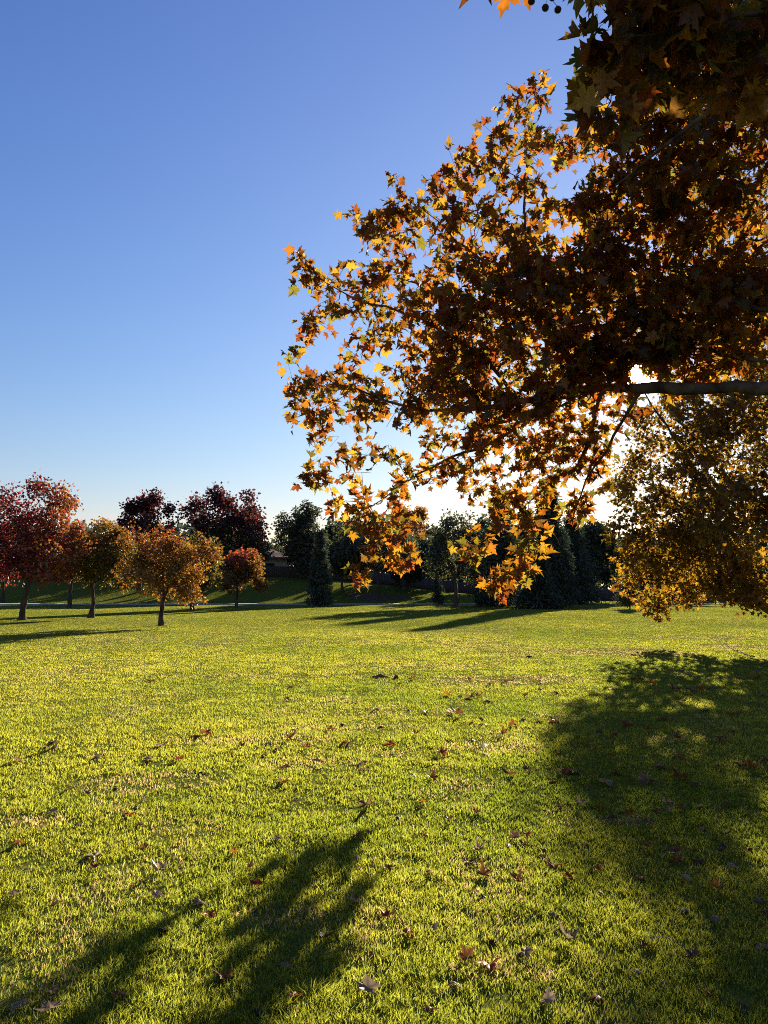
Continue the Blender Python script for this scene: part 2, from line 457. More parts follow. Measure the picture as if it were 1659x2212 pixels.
# ------------------------------------------------------------------ trees
class Tree:
    """A skeleton of nodes; limbs are given, twigs grow from the nearest wood out to each target."""
    def __init__(self, base, seg=0.3):
        self.base = np.asarray(base, float); self.seg = seg
        self.P = np.zeros((60000, 3)); self.par = np.full(60000, -1, int); self.rmin = np.zeros(60000); self.part = np.zeros(60000, int)
        self.n = 0; self.tips = []
    def _add(self, p, par, r, part):
        k = self.n; self.P[k] = p; self.par[k] = par; self.rmin[k] = r; self.part[k] = part; self.n += 1
        return k
    def limb(self, pts, r0, r1, part, wob=0.04):
        pts = [np.asarray(p, float) for p in pts]
        par = -1
        if self.n:
            par = int(np.argmin(((self.P[:self.n] - pts[0]) ** 2).sum(1)))
        L = [0.0]
        for a, b in zip(pts, pts[1:]): L.append(L[-1] + np.linalg.norm(b - a))
        m = max(2, int(L[-1] / self.seg) + 1)
        pa = np.array(pts); s = np.linspace(0, L[-1], m)
        q = np.stack([np.interp(s, L, pa[:, k]) for k in range(3)], -1)
        for _ in range(2):
            q[1:-1] = 0.25 * q[:-2] + 0.5 * q[1:-1] + 0.25 * q[2:]
        q[1:-1] += R.normal(0, wob * self.seg, (m - 2, 3))
        for k in range(m):
            if k == 0 and par >= 0 and np.linalg.norm(self.P[par] - q[0]) < 0.6 * self.seg: continue
            par = self._add(q[k], par, r0 + (r1 - r0) * k / (m - 1), part)
    def twigs(self, targets, curve=0.25, maxlen=9e9, part=0, zmin=None, up=0.0):
        lim0 = self.P[:self.n].copy()
        d = np.array([((lim0 - t) ** 2).sum(1).min() for t in targets])
        lo = 0
        for t in np.asarray(targets)[np.argsort(d)]:
            pen = 0.0
            P = self.P[lo:self.n]
            dd = P - t
            dist = np.sqrt((dd ** 2).sum(1))
            if zmin is not None: dist = dist + 50.0 * (P[:, 2] < zmin)
            if up: dist = dist + up * np.maximum(P[:, 2] - t[2], 0)     # upright growth: start below the target
            k = int(np.argmin(dist)) + lo
            L = np.linalg.norm(self.P[k] - t)
            m = max(1, int(L / self.seg))
            a = self.P[k]; off = R.normal(0, curve * L * 0.5, 3) * 0.5
            ids = []
            for s in range(1, m + 1):
                f = s / m
                p = a + (t - a) * f + off * math.sin(math.pi * f)
                k = self._add(p, k, 0.0, part); ids.append(k)
            self.tips.append(k)
    def radii(self, tip=0.004, power=2.4):
        n = self.n; acc = np.zeros(n)
        kids = np.zeros(n, int)
        for k in range(n):
            if self.par[k] >= 0: kids[self.par[k]] += 1
        for k in range(n - 1, -1, -1):
            if kids[k] == 0: acc[k] = max(acc[k], tip ** power)
            if self.par[k] >= 0: acc[self.par[k]] += acc[k]
        self.r = np.maximum(acc ** (1 / power), self.rmin[:n])
        # limbs drawn by hand keep their own girth
        hand = self.rmin[:n] > 0
        self.r[hand] = self.rmin[:n][hand]
        for k in range(n):                                    # never thicker than the wood it grows from
            if self.par[k] >= 0 and self.r[k] > 0.85 * self.r[self.par[k]] and not hand[k]: self.r[k] = 0.85 * self.r[self.par[k]]
        return self.r
    def wood(self, mb_of, k0=8):
        n = self.n; ch = [[] for _ in range(n)]
        for k in range(n):
            if self.par[k] >= 0: ch[self.par[k]].append(k)
        done = np.zeros(n, bool)
        order = [k for k in range(n) if self.par[k] < 0]
        stack = [(k, None) for k in order]
        while stack:
            k, frm = stack.pop()
            chain = [] if frm is None else [frm]
            part = self.part[k]
            while True:
                chain.append(k)
                c = ch[k]
                if not c: break
                same = [z for z in c if self.part[z] == part]
                if not same:
                    for z in c: stack.append((z, k))
                    break
                nxt = max(same, key=lambda z: self.r[z])
                for z in c:
                    if z != nxt: stack.append((z, k))
                k = nxt
            if len(chain) < 2: continue
            rr = self.r[chain].copy()
            if frm is not None: rr[0] = min(rr[0], rr[1] * 1.25)
            rr = rr * (1 + .16 * R.normal(0, 1, len(rr)).clip(-1.5, 1.5) * (rr > .02))
            kk = k0 if rr.max() > 0.03 else (5 if rr.max() > 0.008 else 3)
            mb_of(part).tube(self.P[chain], rr, kk)

def lobed_targets(c, rad, n, nl, fill=0.35, seed=0, lr=0.45, squash=0.8):
    """Points in a crown made of separate boughs: lobes on the ellipsoid plus some filling."""
    r = np.random.default_rng(seed)
    c, rad = np.asarray(c, float), np.asarray(rad, float)
    g = (np.arange(nl) + 0.5) / nl
    ph = math.pi * (1 + 5 ** 0.5) * np.arange(nl) + r.random() * 6
    z = 1 - 1.75 * g
    d = np.stack([np.cos(ph) * np.sqrt(1 - z * z), np.sin(ph) * np.sqrt(1 - z * z), z], -1)
    lc = d * r.uniform(0.5, 0.95, (nl, 1))
    k = r.integers(0, nl, n)
    w = r.uniform(0.5, 1.35, nl)
    off = r.normal(0, 1, (n, 3)); off = off / np.linalg.norm(off, axis=1)[:, None] * (r.random((n, 1)) ** 0.45)
    p = lc[k] + off * (lr * w[k])[:, None] * [1, 1, squash]
    m = r.random(n) < fill
    q = r.normal(0, 1, (n, 3)); q = q / np.linalg.norm(q, axis=1)[:, None] * (r.random((n, 1)) ** 0.4) * 0.8
    p[m] = q[m]
    return c + p * rad

def pick(pal, n):
    cs = np.array([c for c, w in pal]); w = np.array([w for c, w in pal], float); w /= w.sum()
    return cs[R.choice(len(cs), n, p=w)]

def leaves_on(tips, per, size, spread, tree, colour, templates, droop=0.4, along=0.0):
    tips = np.asarray(tips)
    idx = np.repeat(np.arange(len(tips)), per)
    a = tree.P[tips][idx]
    if along > 0:
        b = tree.P[np.maximum(tree.par[tips], 0)][idx]
        f = R.random(len(idx))[:, None] * along
        a = a + (b - a) * f
    off = R.normal(0, 1, a.shape) * spread
    pos = a + off
    d = unit(off + R.normal(0, 0.5, a.shape) * np.mean(spread)) ; d[:, 2] -= droop
    nr = R.normal(0, 1, a.shape); nr[:, 2] += 0.35
    sz = size * R.uniform(0.6, 1.25, len(pos))
    return place_leaves(pos, d, nr, sz, colour(pos), templates)

YEL = [((0.32, 0.155, 0.016), 3), ((0.36, 0.21, 0.028), 2.4), ((0.30, 0.105, 0.014), 2.2), ((0.22, 0.06, 0.014), 2), ((0.16, 0.14, 0.028), 1.8), ((0.13, 0.065, 0.02), 2)]
YEL2 = [((0.27, 0.155, 0.018), 3), ((0.32, 0.20, 0.025), 2.5), ((0.25, 0.10, 0.015), 2), ((0.15, 0.125, 0.022), 2.5), ((0.13, 0.065, 0.02), 1.6)]

def jitter(c, s=0.2):
    return np.clip(c * (1 + s * R.normal(0, 1, (len(c), 1))), 0.004, 0.85)

# ---- the near plane tree: trunk out of frame to the right, one long limb across the sun
def near_tree():
    base = np.array([6.6, 7.6, 0.0])
    root = thing('plane_tree', base, 'big autumn plane tree overhead, its long bare limb crossing the sun', 'tree')
    T = Tree(base, seg=0.22)
    T.limb([base - [0, 0, .1], (6.45, 7.6, 1.2), (6.3, 7.6, 2.6), (6.2, 7.55, 3.6), (6.25, 7.4, 5.0), (6.1, 7.2, 6.6), (6.0, 7.2, 8.5)], .30, .08, 0)
    L = 0
    def limb(pts, r0, r1):
        nonlocal L
        L += 1; T.limb(pts, r0, r1, L, wob=0.06)
    A = at
    limb([(6.2, 7.6, 3.5), (5.3, 8.2, 3.75), A(1659, 838, 8.6), A(1520, 838, 9.0), A(1390, 842, 9.4), A(1250, 836, 9.8), A(1140, 866, 10.1), A(1000, 890, 10.4), A(880, 880, 10.8), A(760, 835, 11.2)], .095, .012)
    limb([A(1388, 830, 9.4), A(1348, 909, 9.6), A(1302, 988, 9.9), A(1243, 1068, 10.3), A(1236, 1140, 10.4)], .024, .006)
    limb([A(1302, 833, 9.65), A(1276, 935, 9.9), A(1269, 1001, 10.0), A(1196, 1028, 10.4), A(1143, 1085, 10.7)], .030, .008)
    limb([A(1215, 840, 9.9), A(1157, 883, 10.1), A(1091, 949, 10.4), A(930, 1005, 10.9), A(800, 1095, 11.3)], .030, .007)
    limb([A(1120, 870, 10.1), A(1050, 770, 10.3), A(958, 713, 10.6), A(859, 667, 10.9), A(780, 657, 11.2), A(690, 600, 11.5)], .032, .006)
    limb([A(1250, 828, 9.8), A(1180, 680, 9.9), A(1130, 500, 10.0), A(1140, 300, 10.2)], .038, .006)
    limb([A(1160, 600, 9.95), A(1030, 560, 10.4), A(900, 440, 10.8)], .02, .005)
    limb([(6.22, 7.4, 4.8), (5.2, 7.2, 5.2), A(1659, 690, 8.2), A(1560, 630, 8.8), A(1400, 560, 9.4), A(1260, 500, 10.0)], .042, .008)
    limb([(6.1, 7.2, 6.2), (4.9, 6.4, 6.1), A(1659, 141, 6.2), A(1450, 308, 6.6), A(1330, 400, 7.2)], .06, .010)
    limb([(6.2, 7.4, 5.2), (4.4, 5.4, 5.4), (2.6, 4.1, 5.0), A(1520, 40, 4.0), A(1400, 120, 3.9)], .05, .008)
    limb([(3.2, 4.5, 5.1), (2.0, 3.7, 4.7), A(1330, -60, 3.6), A(1200, -35, 3.45), A(1100, -10, 3.4)], .016, .005)
    limb([(6.2, 7.6, 3.9), (5.4, 8.0, 4.1), A(1646, 790, 8.6), A(1553, 757, 8.9), A(1450, 742, 9.2)], .05, .012)
    limb([(6.2, 7.5, 4.6), (8.2, 8.2, 5.4), (10.5, 8.8, 5.8)], .09, .015)
    limb([(6.2, 7.4, 5.4), (6.8, 5.2, 6.2), (7.2, 3.0, 6.4)], .08, .015)
    limb([(6.1, 7.2, 7.2), (6.6, 9.0, 8.2), (7.0, 11.0, 8.8)], .06, .015)
    # boughs: (px, py, depth, radius m, sprays)
    B = [(1130, 250, 10.3, .42, 7), (1185, 320, 10.2, .42, 7), (1045, 325, 10.3, .40, 8), (895, 425, 10.9, .45, 9), (990, 430, 10.5, .75, 20), (1100, 430, 10.2, .75, 22),
         (800, 500, 11.2, .48, 11), (890, 560, 10.9, .75, 22), (1030, 590, 10.3, 1.0, 40), (690, 585, 11.5, .42, 8), (780, 645, 11.2, .62, 16), (680, 690, 11.4, .42, 8),
         (900, 720, 10.8, .85, 26), (1090, 740, 10.2, .95, 40), (655, 815, 11.6, .42, 9), (770, 810, 11.2, .72, 20), (650, 905, 11.6, .36, 8), (735, 930, 11.3, .55, 12), (890, 880, 10.8, .85, 28),
         (1010, 900, 10.4, .8, 30), (690, 1025, 11.5, .40, 9), (800, 1000, 11.2, .4, 5), (900, 1010, 10.9, .55, 14), (760, 1105, 11.2, .45, 12), (860, 1120, 11.0, .5, 16), (800, 1170, 10.8, .36, 8),
         (870, 1185, 10.7, .28, 5), (770, 1250, 10.3, .18, 4), (1010, 1015, 10.6, .55, 16), (1085, 1075, 10.6, .6, 18), (1180, 990, 10.3, .55, 14), (1150, 1120, 10.3, .38, 8), (1025, 1190, 10.9, .28, 7),
         (1130, 1195, 10.2, .26, 7), (1062, 1268, 10.7, .17, 6), (1105, 1240, 10.5, .17, 5), (1200, 1060, 10.4, .42, 8), (1240, 930, 9.9, .4, 5), (1180, 880, 10.1, .5, 12),
         (1230, 560, 9.0, .75, 32), (1190, 660, 9.4, .85, 38), (1340, 400, 7.2, .45, 22), (1315, 300, 6.6, .25, 8), (1430, 500, 8.3, .95, 46), (1590, 550, 8.0, 1.0, 46), (1350, 660, 8.8, .85, 44),
         (1490, 680, 8.6, .75, 36), (1640, 690, 8.2, .7, 30), (1240, 755, 9.5, .55, 22), (1180, 810, 9.8, .5, 18), (1430, 210, 6.3, .45, 18), (1540, 330, 6.5, .85, 42), (1550, 120, 6.0, .8, 30), (1640, 240, 6.2, .8, 34),
         (1335, 90, 3.9, .10, 2), (1290, 215, 4.2, .16, 4), (1340, 160, 4.4, .2, 5), (1440, 60, 4.0, .30, 9), (1560, 30, 4.2, .4, 12), (1500, 170, 4.6, .4, 10), (1620, 120, 4.6, .4, 10), (1380, 20, 3.9, .16, 4),
         (1100, -120, 3.40, .07, 2), (1245, -120, 3.45, .08, 2), (1330, -80, 3.6, .12, 3), (1420, -60, 3.8, .2, 4), (1560, 420, 7.0, .8, 28), (1440, 400, 7.2, .7, 26), (1560, 755, 8.9, .4, 8), (1640, 800, 8.6, .3, 5), (1330, 735, 9.3, .5, 20), (1450, 745, 9.3, .45, 16), (1400, 690, 9.0, .6, 26), (1530, 760, 9.0, .4, 12), (1150, 850, 9.7, .5, 18), (1050, 870, 10.0, .55, 22), (1255, 860, 9.6, .35, 9), (1300, 790, 9.5, .35, 9), (1560, 600, 7.4, .5, 14), (1650, 680, 7.2, .5, 14), (1350, 768, 9.4, .26, 12), (1425, 770, 9.4, .24, 12), (1265, 330, 8.2, .22, 4), (1255, 430, 8.6, .3, 8), (1295, 180, 7.0, .15, 3), (1330, 940, 9.7, .3, 4), (1280, 1010, 10.0, .3, 6), (1245, 1085, 10.3, .2, 5), (1345, 815, 9.5, .2, 5), (1400, 745, 9.4, .3, 12),
         (1470, 800, 9.4, .22, 5), (1150, 200, 10.3, .25, 4), (1210, 290, 10.2, .22, 4), (1280, 600, 9.0, .6, 20), (1020, 700, 10.2, .8, 30), (960, 800, 10.5, .7, 24), (1120, 640, 10.0, .8, 30), (1150, 960, 10.2, .5, 14), (1330, 870, 9.6, .35, 4), (1290, 960, 9.9, .3, 4),
         (1440, 620, 9.2, .8, 30), (1600, 640, 9.4, .8, 30)]
    # the rest of the crown, outside the picture
    for c, r_, k in (((5.2, 6.5, 6.4), 1.2, 26), ((7.4, 8.5, 6.4), 1.6, 26), ((9.6, 8.7, 5.6), 1.4, 22), ((7.0, 4.2, 6.2), 1.5, 22), ((3.4, 4.6, 5.7), 1.0, 16), ((6.3, 9.6, 8.3), 1.5, 22), ((6.0, 7.0, 8.6), 1.5, 22), ((5.6, 8.2, 5.0), 1.0, 18)):
        B.append((c, None, None, r_, k))
    tg = []
    B = [b if b[2] is None or not 5.5 < b[2] < 8.9 else (b[0], b[1], b[2] * 1.2, b[3] * 1.15, b[4]) for b in B]
    for b in B:
        c = np.asarray(b[0], float) if b[1] is None else at(b[0], b[1], b[2])
        k_ = int(b[4] * (1.25 if b[2] is None else (0.95 if b[1] > 840 else 1.35) if b[3] < 1.2 else 1.0) + .5)
        o = R.normal(0, 1, (k_, 3)); o = o / np.linalg.norm(o, axis=1)[:, None] * (R.random((k_, 1)) ** 0.38) * b[3]
        tg.append(c + o * [1, 1, .85])
    tg = np.concatenate(tg)
    T.twigs(tg, curve=0.22)
    leafy_tips = list(T.tips)
    # bare twig ends, each springing from wood close by
    P_ = T.P[:T.n]; v_ = P_ - np.array([0, 0, CAM_Z])
    low = np.where((P_[:, 1] > 9.0) & (P_[:, 2] < 4.4) & (P_[:, 0] < 4.2))[0]
    pickd = low[R.integers(0, len(low), 190)]
    bare = T.P[pickd] + unit(R.normal(0, 1, (190, 3)) + [0, 0, -.5]) * R.uniform(.12, .42, (190, 1))
    T.twigs(np.array(bare), curve=0.3)
    T.tips = leafy_tips
    T.radii(tip=0.0032, power=2.5)
    mbs = {}
    T.wood(lambda p: mbs.setdefault(p, MB()), 10)
    for p in sorted(mbs):
        mbs[p].build('trunk' if p == 0 else 'limb', M_PLANEBARK, root, base, smooth=True)
    tips = np.array(T.tips)
    per = 7
    idx = np.repeat(tips, per)
    a = T.P[idx]; b = T.P[np.maximum(T.par[idx], 0)]
    stem = a + (b - a) * (R.random(len(idx)) ** 1.5)[:, None]
    off = unit(R.normal(0, 1, a.shape)) * R.uniform(0.04, 0.17, (len(idx), 1))
    pos = stem + off
    d = unit(off); d[:, 2] -= 0.45; d += R.normal(0, .35, d.shape)
    nr = R.normal(0, 1, a.shape); nr[:, 2] += 0.5
    size = R.uniform(0.06, 0.165, len(idx)) + .02 * (R.random(len(idx)) < .2)
    # a clear line to the sun through the leaves, where the photograph has the gap
    v = unit(pos - np.array([0, 0, CAM_Z])); ang = np.degrees(np.arccos(np.clip(v @ SUN_DIR, -1, 1)))
    keep = ang > 0.8
    pos, d, nr, size = pos[keep], d[keep], nr[keep], size[keep]
    # big leaves on the lowest twigs, just overhead
    X = [(1102, -30, 3.4, 200, .15), (1132, -32, 3.42, 170, .12), (1120, -40, 3.45, 230, .13), (1242, -35, 3.45, 165, .15), (1274, -32, 3.5, 190, .13), (1292, -25, 3.45, 150, .10), (1338, 0, 3.7, 200, .14), (1352, 30, 3.7, 220, .11), (1330, 62, 3.8, 170, .16), (1360, 90, 3.8, 140, .15),
         (1312, 160, 3.9, 200, .17), (1285, 210, 3.9, 250, .17), (1330, 215, 4.0, 120, .15), (1300, 255, 4.2, 210, .13), (1420, 10, 3.8, 180, .16), (1390, 60, 3.9, 130, .15), (1460, 100, 4.0, 200, .16), (1400, 190, 4.2, 190, .15), (1500, 40, 4.0, 160, .16), (1360, 290, 4.6, 200, .14)]
    for px, py, dz, ang_, sz in X:
        c = at(px, py, dz); a_ = math.radians(ang_)
        pos = np.concatenate([pos, [c]]); d = np.concatenate([d, [[math.sin(a_), R.normal(0, .3), math.cos(a_)]]])
        nr = np.concatenate([nr, [[R.normal(0, .35), -1, R.normal(.2, .35)]]]); size = np.concatenate([size, [sz * .86]])
    V, F, C = place_leaves(pos, d, nr, size, jitter(pick(YEL, len(pos)), .18), LF_FULL)
    mesh_np('crown', V, [F], M_PLANE, root, base, C)
    # petioles stay inside the crown's wood; the seed balls hang on threads
    for (px, py, dz) in ((1148, 3, 3.42), (1178, 17, 3.42), (1205, 21, 3.44), (1193, -6, 3.44), (1355, 178, 3.9), (1366, 196, 3.95)):
        c = at(px, py, dz); mb = MB()
        r = 0.0165
        th = np.linspace(0, math.pi, 9)
        prof = [(c + [0, 0, r * math.cos(t)], max(r * math.sin(t), 1e-4)) for t in th]
        mb.tube(np.array([p for p, _ in prof]), np.array([q for _, q in prof]), 12)
        for _ in range(130):
            u_ = unit(R.normal(0, 1, 3)); s_ = unit(np.cross(u_, R.normal(0, 1, 3))) * .0011; w_ = np.cross(u_, s_)
            mb.add([c + u_ * r * .95 + s_, c + u_ * r * .95 - .5 * s_ + .87 * w_, c + u_ * r * .95 - .5 * s_ - .87 * w_, c + u_ * (r + .0028)], t=[[0, 1, 3], [1, 2, 3], [2, 0, 3]])
        near = T.P[np.argmin(((T.P[:T.n] - (c + [0, 0, .1])) ** 2).sum(1))]
        mb.tube([c + [0, 0, r * .9], (c + near) / 2 + [.01, 0, -.01], near], .0013, 4)
        mb.build('seed_ball', M_BALL, root, base, smooth=False)
    return root

# ---- the second plane tree at the right edge
def second_tree():
    K2 = 1.13
    base = np.array([11.3 * K2, 20.6 * K2, 0.0])
    s2 = lambda p: np.array([p[0] * K2, p[1] * K2, max(CAM_Z + (p[2] - CAM_Z) * K2, -.2)])
    root = thing('plane_tree', base, 'yellowing plane tree at the right edge, low leafy skirt over the lawn', 'tree')
    T = Tree(base, seg=0.35)
    T.limb([base - [0, 0, .15]] + [s2(p) for p in [(11.0, 20.5, 0.35), (10.2, 20.3, 1.0), (9.4, 20.1, 1.7), (8.8, 20, 3.0), (8.4, 20, 5.0), (8.2, 20.2, 7.4)]], .15, .04, 0)
    k = 0
    for pts, r0 in (([(11.1, 20.55, .2), (11.5, 20.7, 1.6), (12.0, 20.8, 4), (12.2, 21, 7), (12, 21, 10)], .18),
                    ([(9.9, 20.2, 1.3), (8.4, 20.0, 1.75), (7.2, 20.0, 1.9), (6.2, 20.2, 2.0)], .06),
                    ([(9.0, 20.0, 2.6), (7.6, 19.4, 3.8), (6.3, 18.9, 4.4)], .06),
                    ([(8.5, 20.0, 4.4), (7.2, 19.6, 6.0), (6.4, 19.4, 7.2)], .05),
                    ([(11.7, 20.7, 2.6), (10.4, 17.6, 3.6), (9.2, 15.6, 3.9)], .07),
                    ([(12.0, 20.8, 4.0), (14.4, 20.0, 5.0), (16.2, 19.6, 5.4)], .07),
                    ([(12.0, 20.8, 4.4), (11.4, 23.2, 5.6), (11.0, 25.2, 6.2)], .06),
                    ([(12.2, 21, 6.6), (10.0, 19.4, 8.6), (8.8, 18.6, 9.4)], .05)):
        k += 1; T.limb([s2(p) for p in pts], r0, .012, k, wob=.08)
    B = [(1355, 1165, 18.6, .75), (1340, 1045, 18.8, .7), (1390, 1240, 20.0, .9), (1420, 1300, 21.3, .5), (1410, 1100, 18.0, 1.1), (1400, 980, 18.6, 1.0), (1480, 1190, 19.5, 1.3), (1500, 1050, 18.5, 1.3),
         (1480, 920, 19.0, 1.0), (1450, 870, 19.5, .7), (1580, 950, 18.5, 1.3), (1600, 1120, 18.0, 1.4), (1570, 1235, 20.5, 1.0), (1640, 1240, 19.5, 1.0), (1650, 1050, 16.5, 1.2), (1560, 1120, 16.5, 1.1), (1470, 1275, 21, .6),
         (1640, 900, 18.5, 1.2), (1550, 840, 20, 1.0), (1620, 720, 20, 1.3), (1540, 560, 20.5, 1.5), (1640, 420, 20, 1.6), (1450, 460, 21, 1.0), (1560, 250, 21, 1.4), (1640, 120, 21, 1.3), (1650, 600, 18.5, 1.2), (1380, 900, 19.2, .35), (1500, 360, 21.5, 1.0), (1590, 1270, 20, .5), (1620, 1265, 19, .7), (1540, 1255, 19, .7), (1560, 1190, 18.5, .9), (1450, 1180, 18.5, .8)]
    tg = []
    for px, py, dz, r_ in B:
        k_ = K2 * (1.36 if px < 1420 and py < 1060 else 1.14 if px < 1480 and py < 1130 else 1.0); dz *= k_; r_ *= min(k_, 1.3) * .95
        n = int(30 * r_ ** 1.8) + 10
        o = R.normal(0, 1, (n, 3)); o = o / np.linalg.norm(o, axis=1)[:, None] * (R.random((n, 1)) ** 0.4) * r_
        tg.append(at(px, py, dz) + o * [1, 1.3, .9])
    tg.append(lobed_targets((14.2, 23.4, 7.0), (5.0, 5.0, 5.4), 900, 16, .4, 5))
    tg = np.concatenate(tg); tg = tg[tg[:, 2] > 0.75]
    T.twigs(tg, curve=.22)
    T.radii(.003, 2.5)
    mbs = {}
    T.wood(lambda p: mbs.setdefault(p, MB()), 9)
    for p in sorted(mbs): mbs[p].build('trunk' if p == 0 else 'limb', M_PLANEBARK, root, base, smooth=True)
    tips = np.array(T.tips); idx = np.repeat(tips, 17)
    a = T.P[idx]; b = T.P[np.maximum(T.par[idx], 0)]
    stem = a + (b - a) * R.random(len(idx))[:, None]
    off = unit(R.normal(0, 1, a.shape)) * R.uniform(0.05, 0.28, (len(idx), 1)); pos = stem + off
    d = unit(off); d[:, 2] -= .4; d += R.normal(0, .35, d.shape)
    nr = R.normal(0, 1, a.shape); nr[:, 2] += .5
    size = R.uniform(.085, .16, len(idx))
    v = unit(pos - np.array([0, 0, CAM_Z])); ang = np.degrees(np.arccos(np.clip(v @ SUN_DIR, -1, 1)))
    keep = (ang > 0.9) & (pos[:, 2] > .5)
    pos, d, nr, size = pos[keep], d[keep], nr[keep], size[keep]
    V, F, C = place_leaves(pos, d, nr, size, jitter(pick(YEL2, len(pos)), .18), LF_LOW)
    mesh_np('crown', V, [F], M_PLANE, root, base, C)
    TREE_SPOTS.append((base[0], base[1], .5))

# ---- broad-leaved park trees
def round_tree(name, label, cat, px, py, depth, top_px, left_px, right_px, crown_low_px, pal, seed, n=190, per=34, leaf=.13, nl=14, group=None, stems=3, mat=None, top_pal=None, top_at=.6, side_pal=None, spurs=0, depth_k=.9, z0=None, trunk_r=None, fill=.22, fork=.45, lr=.37, bare=.5, bark=None, mulch=False):
    base = at(px, py, depth); base[2] = float(ground(base[0], base[1])) if z0 is None else z0
    top = at(px, top_px, depth)[2]; lx = at(left_px, py, depth)[0]; rx = at(right_px, py, depth)[0]; low = at(px, crown_low_px, depth)[2]
    low = max(low, base[2] + .25)
    c = np.array([(lx + rx) / 2, base[1], (top + low) / 2]); rad = np.array([(rx - lx) / 2, (rx - lx) / 2 * depth_k, (top - low) / 2])
    root = thing(name, base, label, cat, group)
    H = top - base[2]
    tr = trunk_r or 0.022 * H + .02
    T = Tree(base, seg=max(.22, H * .05))
    zf = low + fork * .5 * (c[2] - low) + .02 * H
    lean = R.normal(0, .02 * H, 2)
    fk = np.array([base[0] + lean[0], base[1] + lean[1], max(zf, base[2] + .15 * H)])
    T.limb([base - [0, 0, .12], base + [0, 0, .02], (base + fk) / 2 + R.normal(0, .01 * H, 3), fk], tr, tr * .75, 0, wob=.05)
    T.rmin[0] = tr * 1.5; T.rmin[1] = tr * 1.15
    for s in range(stems):
        a = 2 * math.pi * s / stems + seed
        e = c + rad * np.array([.55 * math.cos(a), .55 * math.sin(a), .35])
        mid = fk + (e - fk) * .5 + np.array([math.cos(a), math.sin(a), -.1]) * .1 * rad[0]
        T.limb([fk, mid, e], tr * .58, tr * .12, 0, wob=.12)
    tg = lobed_targets(c, rad, n, nl, fill, seed, lr)
    if spurs:
        r = np.random.default_rng(seed + 5)
        for _ in range(spurs):
            d = unit(np.array([r.normal(0, .5), r.normal(0, .4), 1.0])) * r.uniform(1.0, 1.2)
            tg = np.concatenate([tg, c + rad * d + r.normal(0, .06, (4, 3)) * rad])
    tg = tg[tg[:, 2] > low - .05 * H]
    T.twigs(tg, curve=.25, zmin=base[2] + bare * (low - base[2]), up=.35)
    T.radii(.004 + .0006 * H, 2.5)
    mb = MB(); T.wood(lambda p: mb, 8)
    mb.build('trunk', bark or M_BARK, root, base, smooth=True)
    def colour(pos):
        col = pick(pal, len(pos))
        if top_pal is not None:
            t = (pos[:, 2] - low) / (top - low) + R.normal(0, .16, len(pos)) + (0.25 * (fbm(pos[:, 0] / (.3 * rad[0]), pos[:, 2] / (.3 * rad[0]), 2) - .5))
            m = t > top_at; col[m] = pick(top_pal, int(m.sum())) if m.any() else col[m]
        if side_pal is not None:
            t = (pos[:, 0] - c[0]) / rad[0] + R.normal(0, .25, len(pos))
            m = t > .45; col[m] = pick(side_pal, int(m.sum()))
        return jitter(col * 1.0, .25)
    sp = 0.075 * rad.mean()
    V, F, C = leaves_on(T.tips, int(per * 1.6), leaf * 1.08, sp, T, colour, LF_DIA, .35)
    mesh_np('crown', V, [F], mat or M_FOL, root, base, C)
    if z0 is None: TREE_SPOTS.append((base[0], base[1], .35 if depth < 60 else .7))
    return root

# ---- conifers
def conifer(name, label, px, py, depth, top_px, half_px, seed, pal, z0=None, low=.06, levels=26, per=26, k=9, leaf=.22, group=None, power=.85, droop=.18, bulge=0.0, cat='tree', top_blunt=0.0):
    base = at(px, py, depth); base[2] = float(ground(base[0], base[1])) if z0 is None else z0
    top = at(px, top_px, depth)[2]; H = top - base[2]; rmax = half_px / FPX * depth
    root = thing(name, base, label, cat, group)
    r = np.random.default_rng(seed)
    T = Tree(base, seg=max(.25, H * .035))
    T.limb([base - [0, 0, .1], base + [r.normal(0, .02 * H), 0, .5 * H], base + [0, 0, H]], .014 * H + .03, .012, 0, wob=.05)
    tg = []
    for i in range(levels):
        t = low + (1 - low) * (i + r.random()) / levels
        rr = rmax * (max(1 - t, 0) ** power + top_blunt * (1 - t ** 4)) / (1 + top_blunt) * (1 + bulge * math.sin(t * math.pi)) * r.uniform(.75, 1.12)
        for s in range(max(3, int(k * (1 - .5 * t)))):
            a = r.random() * 6.283
            for f in (.45, .8, 1.0):
                q = rr * f * r.uniform(.9, 1.1)
                tg.append(base + [q * math.cos(a), q * math.sin(a), t * H - droop * q + r.normal(0, .01 * H)])
    tg = np.array(tg); tg = tg[tg[:, 2] > base[2] + .1]
    T.twigs(tg, curve=.08)
    T.radii(.006, 2.5)
    mb = MB(); T.wood(lambda p: mb, 7)
    mb.build('trunk', M_BARK, root, base, smooth=True)
    V, F, C = leaves_on(T.tips, per, leaf * 1.2, .05 * rmax + .06, T, lambda p: jitter(pick(pal, len(p)), .25), LF_NEEDLE, .25, along=.8)
    keep = V[F[:, 0]][:, 2] > base[2] + .03
    mesh_np('crown', V, [F[keep]], M_DARKFOL, root, base, C)
    if z0 is None: TREE_SPOTS.append((base[0], base[1], .5))
    return root

